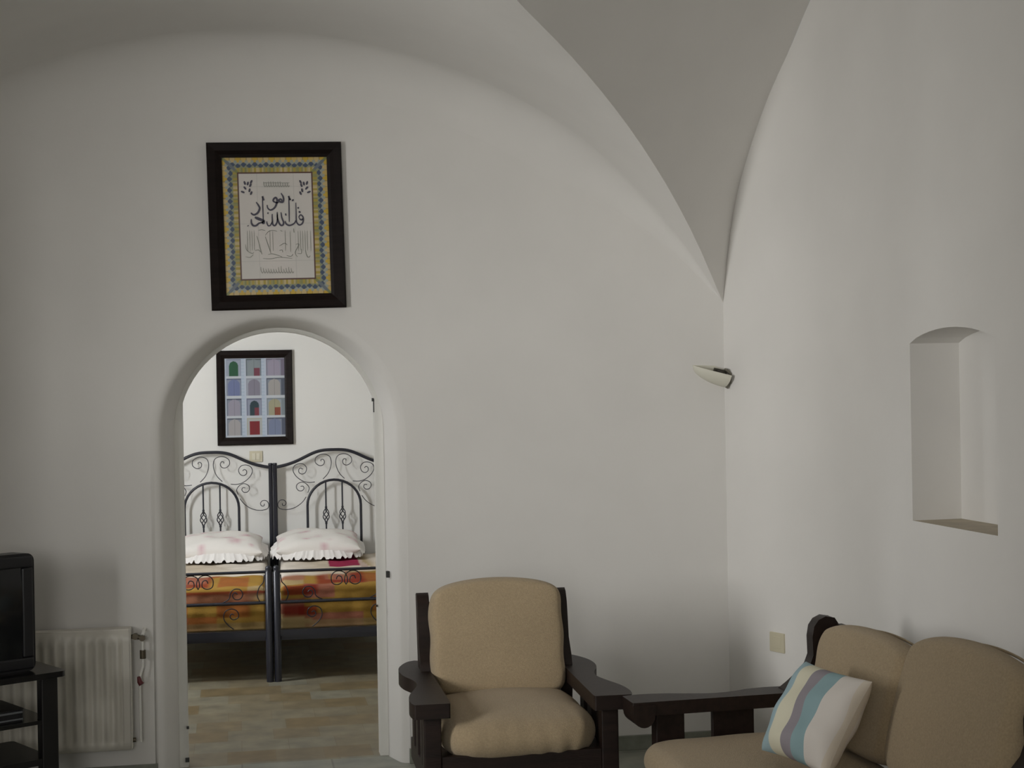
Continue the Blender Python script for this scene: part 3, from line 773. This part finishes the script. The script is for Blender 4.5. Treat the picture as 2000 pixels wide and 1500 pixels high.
def rp(px, py, off=0.06): p = hit_y(px, py, Y0-off); return Vector((p.x-rx1, -off, p.z))
v1 = rp(264, 1243); v2 = rp(278, 1246); v3 = rp(279, 1278); v4 = rp(273, 1331)
vb = MB().tube([Vector((0.0, -0.06, v1.z)), v1, v2], [0.008, 0.012, 0.009], 10)
vb.tube([v2+Vector((0, -0.014, 0)), v2+Vector((0, 0.012, 0))], 0.013, 12)
vb.tube([v1+Vector((0, -0.014, 0)), v1+Vector((0, 0.012, 0))], 0.013, 12)
valve = vb.build('valve', brass, rad)
MB().tube([v2, v3, v3-Vector((0, 0, 0.05)), v4+Vector((0.004, 0, 0.03)), v4-Vector((0, 0, 0.0)), v4-Vector((0, 0, 0.26))], 0.0055, 8).build('pipe', paint, rad)
MB().tube([v3+Vector((0, 0, 0.018)), v3-Vector((0, 0, 0.018))], 0.013, 8).build('coupling', brass, rad)
MB().tube([v4+Vector((-0.004, -0.004, 0.022)), v4+Vector((0, -0.004, 0.0)), v4+Vector((0.008, -0.008, -0.012))], [0.007, 0.011, 0.012], 8).build('tap_handle', red_m, rad)
MB().tube([v2+Vector((0, 0, 0.01)), v2+Vector((0.006, 0.03, 0.03)), v2+Vector((0.006, 0.06, 0.03))], 0.008, 8).build('pipe', paint, rad)
e_ = rp(262, 1445); MB().tube([Vector((0.0, -0.06, e_.z)), Vector((e_.x+0.008, -0.06, e_.z))], 0.010, 10).build('end_plug', brass, rad)

# ================================================================== TV STAND + TV
tipZ = 6.0; tip = at(132, 1309, tipZ); th = tip.z
TX = (tip-Vector((0, 0, tip.z)))
fd = (W(-0.75, -0.66)-W(0, 0)).normalized(); sdv = (W(-0.66, 0.75)-W(0, 0)).normalized()
# local x runs along the front edge towards the tip (i.e. -fd), local y runs back (sdv)
trot = math.atan2(-fd.y, -fd.x)
st = empty('television_stand', TX+fd*0.42+sdv*0.22, (0, 0, trot), 'black three-tier television stand with smoked glass top beside the radiator', 'tv stand')
LW, LD = 0.42, 0.22
def rr(w, d, r=0.03, n=5):
    pts = []
    for cx0, cy0, a0 in ((w-r, d-r, 0), (-w+r, d-r, 90), (-w+r, -d+r, 180), (w-r, -d+r, 270)):
        for i in range(n+1): a = math.radians(a0+90*i/n); pts.append((cx0+r*math.cos(a), cy0+r*math.sin(a)))
    return pts
MB().prism(rr(LW, LD, 0.03), th-0.022, th, 'z').build('glass_top', glass_blk, st, bevel=0.003)
MB().prism(rr(LW-0.05, LD-0.03, 0.02), th-0.20, th-0.185, 'z').build('shelf', glass_blk, st, bevel=0.002)
MB().prism(rr(LW-0.05, LD-0.03, 0.02), th-0.36, th-0.335, 'z').build('shelf', black_wood, st, bevel=0.002)
for xx, yy, hx in ((LW-0.062, -LD+0.05, 0.034), (-LW+0.062, -LD+0.05, 0.034), (0.0, LD-0.05, 0.10)):
    MB().box(xx-hx, xx+hx, yy-0.024, yy+0.024, 0, th-0.022).build('leg', black_wood, st, bevel=0.006)
tvp = TX+fd*0.375+sdv*0.20; tvp.z = th
tv = empty('television', tvp, (0, 0, trot), 'black tube television standing on the glass-topped stand at the left edge', 'television')
TH = 0.46; tw = 0.29
def rrz(w, z0, z1, r=0.04, n=5):
    pts = []
    for cx0, cz0, a0 in ((w-r, z1-r, 0), (-w+r, z1-r, 90), (-w+r, z0+r, 180), (w-r, z0+r, 270)):
        for i in range(n+1): a = math.radians(a0+90*i/n); pts.append((cx0+r*math.cos(a), cz0+r*math.sin(a)))
    return pts
def loft(mb, secs):   # secs = [(y, outline)]
    mb.grid([[(p[0], y, p[1]) for p in o+[o[0]]] for y, o in secs])
    mb.add([(p[0], secs[0][0], p[1]) for p in secs[0][1]], [list(range(len(secs[0][1])))])
    mb.add([(p[0], secs[-1][0], p[1]) for p in secs[-1][1]], [list(range(len(secs[-1][1])))]); return mb
loft(MB(), [(-0.10, rrz(tw, 0.0, TH, 0.03)), (-0.02, rrz(tw, 0.0, TH, 0.05)), (0.04, rrz(tw-0.03, 0.0, TH-0.02, 0.05)), (0.16, rrz(tw-0.10, 0.02, TH-0.09, 0.05)), (0.20, rrz(tw-0.14, 0.03, TH-0.14, 0.05))]).build('casing', black_pl, tv)
mb = MB(); frame_ring(mb, 2*tw-0.02, TH-0.02, 0.045, -0.115, -0.10); o = mb.build('bezel', black_pl, tv, bevel=0.008); o.location = (0, 0, TH/2)
rows = []
for j in range(11):
    rows.append([((-1+i/5)*(tw-0.055), -0.122+0.018*((-1+i/5)**2*0.5+(-1+j/5)**2*0.5), TH/2+(-1+j/5)*(TH/2-0.055)) for i in range(11)])
MB().grid(rows).build('screen', black_scr, tv)
# receiver box on the shelf
rc = empty('receiver_box', TX+fd*0.33+sdv*0.20+Vector((0, 0, th-0.185)), (0, 0, trot), 'low silver and black receiver box on the middle shelf under the television', 'receiver')
MB().prism(rr(0.19, 0.13, 0.03), 0.0, 0.045, 'z').build('casing', black_pl, rc, bevel=0.01, seg=3)
MB().box(-0.175, 0.175, -0.134, -0.128, 0.032, 0.040).box(-0.175, 0.175, -0.134, -0.128, 0.006, 0.013).build('trim_strip', silver, rc, bevel=0.002)
MB().box(-0.08, 0.08, -0.133, -0.129, 0.015, 0.030).build('display', black_scr, rc)

# ================================================================== SEATING
def arm_outline(L, wd, side, n=6):
    """plan outline: straight inner edge, wavy outer edge; side=+1 outer on +x. y from 0 (front) to L"""
    o = [(wd*0.5, 0.0), (wd*0.56, 0.03), (wd*0.58, 0.09), (wd*0.50, 0.17), (wd*0.30, 0.26), (wd*0.16, 0.34), (wd*0.22, 0.42),
         (wd*0.42, 0.50), (wd*0.50, 0.58), (wd*0.46, 0.66), (wd*0.30, 0.73), (wd*0.10, 0.78), (-wd*0.12, 0.80)]
    o = [(a, b*L/0.8) for a, b in o]
    c_ = catmull([(a, b, 0) for a, b in o], 4)
    pts = [(v.x*side, v.y) for v in c_]+[(-wd*0.42*side, L*0.98), (-wd*0.48*side, 0.02), (-wd*0.46*side, 0.0)]
    return pts
def arm(parent, xc, side, L, z, wd=0.15, t=0.048, nose=0.02, y0=0.0):
    mb = MB(); pts = [(a+xc, b+y0) for a, b in arm_outline(L, wd, side)]
    mb.prism(pts, z-t, z, 'z')
    # rolled nose under the front lip
    if nose > 0.01:
        mb.prism([(y0+0.001, z-0.01)]+[(y0+nose-(nose-0.001)*math.cos(math.pi*i/10), z-t-nose*math.sin(math.pi*i/10)) for i in range(11)]+[(y0+2*nose, z-0.01)], xc-wd*0.46, xc+wd*0.52, 'x')
    return mb.build('armrest', wood, parent, bevel=0.008, seg=3)
def back_post(parent, xc, wx, y_base, ztop, zb=0.0, lean=0.14, name='back_post'):
    prof = [(y_base, zb), (y_base-0.02, 0.35), (y_base-0.055, 0.56), (y_base-0.03, 0.62), (y_base+0.018, 0.68), (y_base+lean*0.3, 0.76), (y_base+lean*0.42, ztop-0.05), (y_base+lean*0.62, ztop-0.012), (y_base+lean*0.85, ztop),
            (y_base+lean*1.15, ztop-0.01), (y_base+lean*1.05, ztop-0.06), (y_base+lean*0.95, 0.74), (y_base+lean*0.75, 0.62), (y_base+lean*0.5, 0.45), (y_base+0.05, zb)]
    return MB().prism(prof, xc-wx/2, xc+wx/2, 'x').build(name, wood, parent, bevel=0.006)

# ---------- armchair
ct = 0.16
CROT = math.atan(ct)-PSI
chair = empty('armchair', W(0.020, 5.40), (0, 0, CROT), 'dark wooden armchair with tan cushions and paddle arms, right of the archway', 'armchair')
AZ = 0.58
arm(chair, -0.318, -1, 0.86, AZ, wd=0.130, t=0.052, nose=0.004); arm(chair, 0.322, 1, 0.86, AZ, wd=0.138, t=0.052, nose=0.004)
for sx in (-1, 1):
    MB().box(sx*0.318-0.031, sx*0.318+0.031, 0.03, 0.095, 0, AZ-0.045).build('front_leg', wood, chair, bevel=0.005)
    back_post(chair, sx*0.276, 0.047, 0.66, 0.868, lean=0.11)
    MB().box(sx*0.325-0.014, sx*0.325+0.014, 0.095, 0.66, 0.24, 0.32).build('side_rail', wood, chair, bevel=0.003)
    for y in (0.20, 0.36, 0.50):
        MB().box(sx*0.330-0.010, sx*0.330+0.010, y, y+0.075, 0.32, AZ-0.045).build('side_slat', wood, chair, bevel=0.002)
MB().box(-0.288, 0.288, 0.035, 0.070, 0.27, 0.385).build('front_rail', wood, chair, bevel=0.004)
MB().box(-0.31, 0.31, 0.07, 0.66, 0.345, 0.375).build('seat_base', wood, chair, bevel=0.004)
for z in (0.48, 0.62, 0.76): MB().box(-0.27, 0.27, 0.69+(z-0.48)*0.16, 0.71+(z-0.48)*0.16, z, z+0.07).build('back_slat', wood, chair, bevel=0.003)
mb = cushion_mb(0.565, 0.63, 0.155, 4.5, 0.25, n=22, nt=7, wob=0.004, seed=2)
R = Matrix.Rotation(math.radians(-90), 4, 'X')
v2_ = []
for v in mb.v:
    p = R @ Vector(v)                      # z height -> y depth
    fr_ = max(0, -p.y/0.31)                # gathers on the front right corner
    p.z += 0.007*math.sin(p.x*100+p.y*30)*fr_**2*(0.3+1.2*max(0, p.x)/0.28)*(1 if p.z < 0.05 else 0.6); p.y += 0.006*math.sin(p.x*85)*fr_**3*(0.3+max(0, p.x)/0.28)
    p.z += -0.018*max(0, fr_-0.4)*(p.z > 0)
    p.x *= 1+0.03*fr_
    v2_.append(tuple(p+Vector((0.0, 0.320, 0.435))))
mb.v = v2_
sc_ = mb.build('seat_cushion', tan, chair, subsurf=1)
mb = cushion_mb(0.525, 0.42, 0.14, 9, 0.22, dome=0.040, n=22, nt=6, wob=0.003, seed=8)
R = Matrix.Rotation(math.radians(-13), 4, 'X')
mb.v = [tuple(R @ Vector(v)+Vector((0.0, 0.615, 0.685))) for v in mb.v]
bc_ = mb.build('back_cushion', tan, chair, subsurf=1)

# ---------- sofa
stt = 0.22
SROT = math.atan2(-1, stt)-PSI            # local x towards the camera, local y towards the right wall
sofa = empty('sofa', W(0.385, 5.37), (0, 0, SROT), 'dark wooden sofa with tan cushions and a wooden arm along the right wall', 'sofa')
SL = 1.44
arm(sofa, -0.0, -1, 0.74, AZ, wd=0.13, nose=0.04); arm(sofa, SL, 1, 0.74, AZ, wd=0.13, nose=0.04)
for k_, x in enumerate((-0.005, SL+0.005)):
    MB().box(x-0.03, x+0.03, 0.095, 0.20, 0, AZ-0.045).build('front_leg', wood, sofa, bevel=0.005)
    MB().box(x-0.012, x+0.012, 0.31, 0.465, 0.28, AZ-0.045).build('side_slat', wood, sofa, bevel=0.003)
    prof_ = [(0.665, 0), (0.655, 0.40), (0.575, 0.56), (0.575, 0.582), (0.605, 0.603), (0.645, 0.635), (0.675, 0.668), (0.688, 0.70), (0.686, 0.765), (0.693, 0.803), (0.710, 0.826),
             (0.737, 0.838), (0.772, 0.832), (0.800, 0.79), (0.790, 0.70), (0.765, 0.58), (0.735, 0.42), (0.72, 0)]
    MB().prism(prof_, x-0.0275, x+0.0275, 'x').build('back_post', wood, sofa, bevel=0.006)
    MB().box(x-0.015, x+0.015, 0.20, 0.66, 0.20, 0.29).build('side_rail', wood, sofa, bevel=0.003)
MB().box(0.03, SL-0.03, 0.10, 0.135, 0.24, 0.34).build('front_rail', wood, sofa, bevel=0.004)
MB().box(0.0, SL, 0.13, 0.66, 0.29, 0.33).build('seat_base', wood, sofa, bevel=0.004)
for z in (0.46, 0.60, 0.74): MB().box(0.02, SL-0.02, 0.715+(z-0.46)*0.22, 0.74+(z-0.46)*0.22, z, z+0.07).build('back_slat', wood, sofa, bevel=0.003)
cw = (SL-0.08)/2
for i in range(2):
    xm = 0.04+cw*(i+0.5)
    mb = cushion_mb(cw*1.0, 0.70, 0.12, 6, 0.2, n=20, nt=6, wob=0.003, seed=20+i)
    R = Matrix.Rotation(math.radians(-90), 4, 'X'); mb.v = [tuple(R @ Vector(v)+Vector((xm, 0.355, 0.395))) for v in mb.v]
    mb.build('seat_cushion', tan, sofa, subsurf=1)
    ch_, dm_ = ((0.37, 0.035), (0.42, 0.05))[i]
    mb = cushion_mb(cw*(0.935 if i == 0 else 1.0), ch_, 0.13, 7, 0.25, dome=dm_, n=22, nt=6, wob=0.003, seed=30+i)
    R = Matrix.Rotation(math.radians(-15), 4, 'X'); off = Vector((xm+(0.028 if i == 0 else 0), 0.695, 0.45+ch_/2))
    mb.v = [tuple(R @ Vector(v)+off) for v in mb.v]
    b = mb.build('back_cushion', tan, sofa, subsurf=1)
    MB().tube([tuple(R @ Vector(p)+off) for p in rim_path(cw*(0.925 if i == 0 else 0.99), ch_*0.99, 0.14, 7, dm_, 0.058)], 0.0045, 6, closed=True).build('piping', tan, b)

# ---------- striped scatter cushion
def stripe_mat():
    m = mat('striped cotton', (1, 1, 1), 0.9, spec=0.1, bump=0.1, bscale=300); nt = m.node_tree
    tc = nt.nodes.new('ShaderNodeTexCoord'); sx = nt.nodes.new('ShaderNodeSeparateXYZ'); nt.links.new(tc.outputs['Object'], sx.inputs[0])
    mr = nt.nodes.new('ShaderNodeMapRange'); mr.inputs['From Min'].default_value = -0.172; mr.inputs['From Max'].default_value = 0.172
    nt.links.new(sx.outputs['X'], mr.inputs['Value'])
    r = nt.nodes.new('ShaderNodeValToRGB'); cr = r.color_ramp; cr.interpolation = 'CONSTANT'
    stops = [(0.0, (165, 190, 198)), (0.23, (222, 218, 196)), (0.43, (152, 146, 152)), (0.56, (146, 173, 178)), (0.75, (218, 212, 205)), (0.96, (215, 205, 190))]
    cr.elements[0].position = 0; cr.elements[0].color = (*lin(stops[0][1]), 1); cr.elements[1].position = stops[1][0]; cr.elements[1].color = (*lin(stops[1][1]), 1)
    for p, c_ in stops[2:]:
        e = cr.elements.new(p); e.color = (*lin(c_), 1)
    nt.links.new(mr.outputs[0], r.inputs[0]); nt.links.new(r.outputs[0], nt.nodes['Principled BSDF'].inputs['Base Color']); return m
mb = pillow_mb(0.345, 0.32, 0.15, seed=11, wob=0.005, scal=0.06, pw=3.2, ex=0.45)
cu = mb.build('scatter_cushion', stripe_mat(), subsurf=1)
av = (W(0.41, -0.91, -0.02)-W(0, 0)).normalized(); sv = (W(0.152, 0.058, 0.256)-W(0, 0)); sv = (sv-av*sv.dot(av)).normalized()
yv = sv.cross(av)
Mx = Matrix((av, yv, sv)).transposed().to_4x4(); Mx.translation = at(1593, 1400, 4.80)
cu.matrix_world = Mx
tag(cu, 'blue, grey and cream striped square cushion leaning on the sofa back', 'cushion')

# ================================================================== SCONCE
scl = hit_y(1353, 713, Y0)
sco = empty('wall_sconce', (scl.x, Y0-0.001, scl.z), (math.radians(8), math.radians(14), 0), 'cream half-bowl wall sconce hanging crooked in the corner between the walls', 'wall lamp')
def sc_rows(k, off=0.0):
    rows = []
    for i in range(19):
        u = i/18; f_ = math.sqrt(max(0.0004, 1-(1-u)**2)); d, r = 0.066*f_*k, 0.085*f_*k
        rows.append([(off+u*(0.168-off), -r*math.cos(math.pi/2*q/10)-0.001, -d*math.sin(math.pi/2*q/10)) for q in range(11)])
    return rows
mb = MB(); ra_, rb2 = sc_rows(1), sc_rows(0.90, 0.006); mb.grid(ra_); mb.grid(rb2)
mb.grid([[r[0] for r in ra_], [r[0] for r in rb2]], smooth=False)
mb.build('lamp_shade', ceramic, sco)
MB().prism([(0.0, 0.0)]+[(0.168*i/18, -0.060*math.sqrt(max(0, 1-(1-i/18)**2))) for i in range(1, 19)]+[(0.168, 0.012), (0.10, 0.02)], -0.004, 0.004, 'y').build('wall_plate', ceramic, sco)
MB().tube([(0.125, -0.035, -0.035), (0.125, -0.035, 0.006)], 0.02, 10).box(0.10, 0.158, -0.03, -0.006, -0.03, 0.012).build('bulb_holder', holder_m, sco)
MB().prism([(0.150, 0.022), (0.196, -0.002), (0.176, -0.066), (0.168, -0.060), (0.180, -0.006), (0.146, 0.014)], -0.05, -0.010, 'y').build('gap_shadow', mat('sconce gap shadow', (0.14, 0.13, 0.10), 0.6), sco)  # dark strip standing for the shadowed gap beside the lamp

# socket on the right wall
def on_right(px, py):
    d = ray(px, py); n_ = Vector((p1.y-p0.y, -(p1.x-p0.x), 0)).normalized(); t = (Vector((p0.x, p0.y, 0))-CP).dot(n_)/d.dot(n_); return CP+d*t
a_, b_ = on_right(1506, 1252), on_right(1533.5, 1257); c_s = (a_+b_)/2
hh = abs(on_right(1520, 1236).z-on_right(1520, 1274).z)
ang = math.atan2((b_-a_).y, (b_-a_).x)
so = empty('wall_socket', c_s, (0, 0, ang), 'square ivory wall plate low on the right wall near the corner', 'wall plate')
ww = (b_-a_).xy.length
MB().box(-ww/2, ww/2, -0.010, 0.002, -hh/2, hh/2).build('face_plate', ivory, so, bevel=0.003)
MB().box(-ww*0.3, ww*0.3, -0.0115, -0.008, -hh*0.3, hh*0.3).build('insert', ivory, so, bevel=0.002)
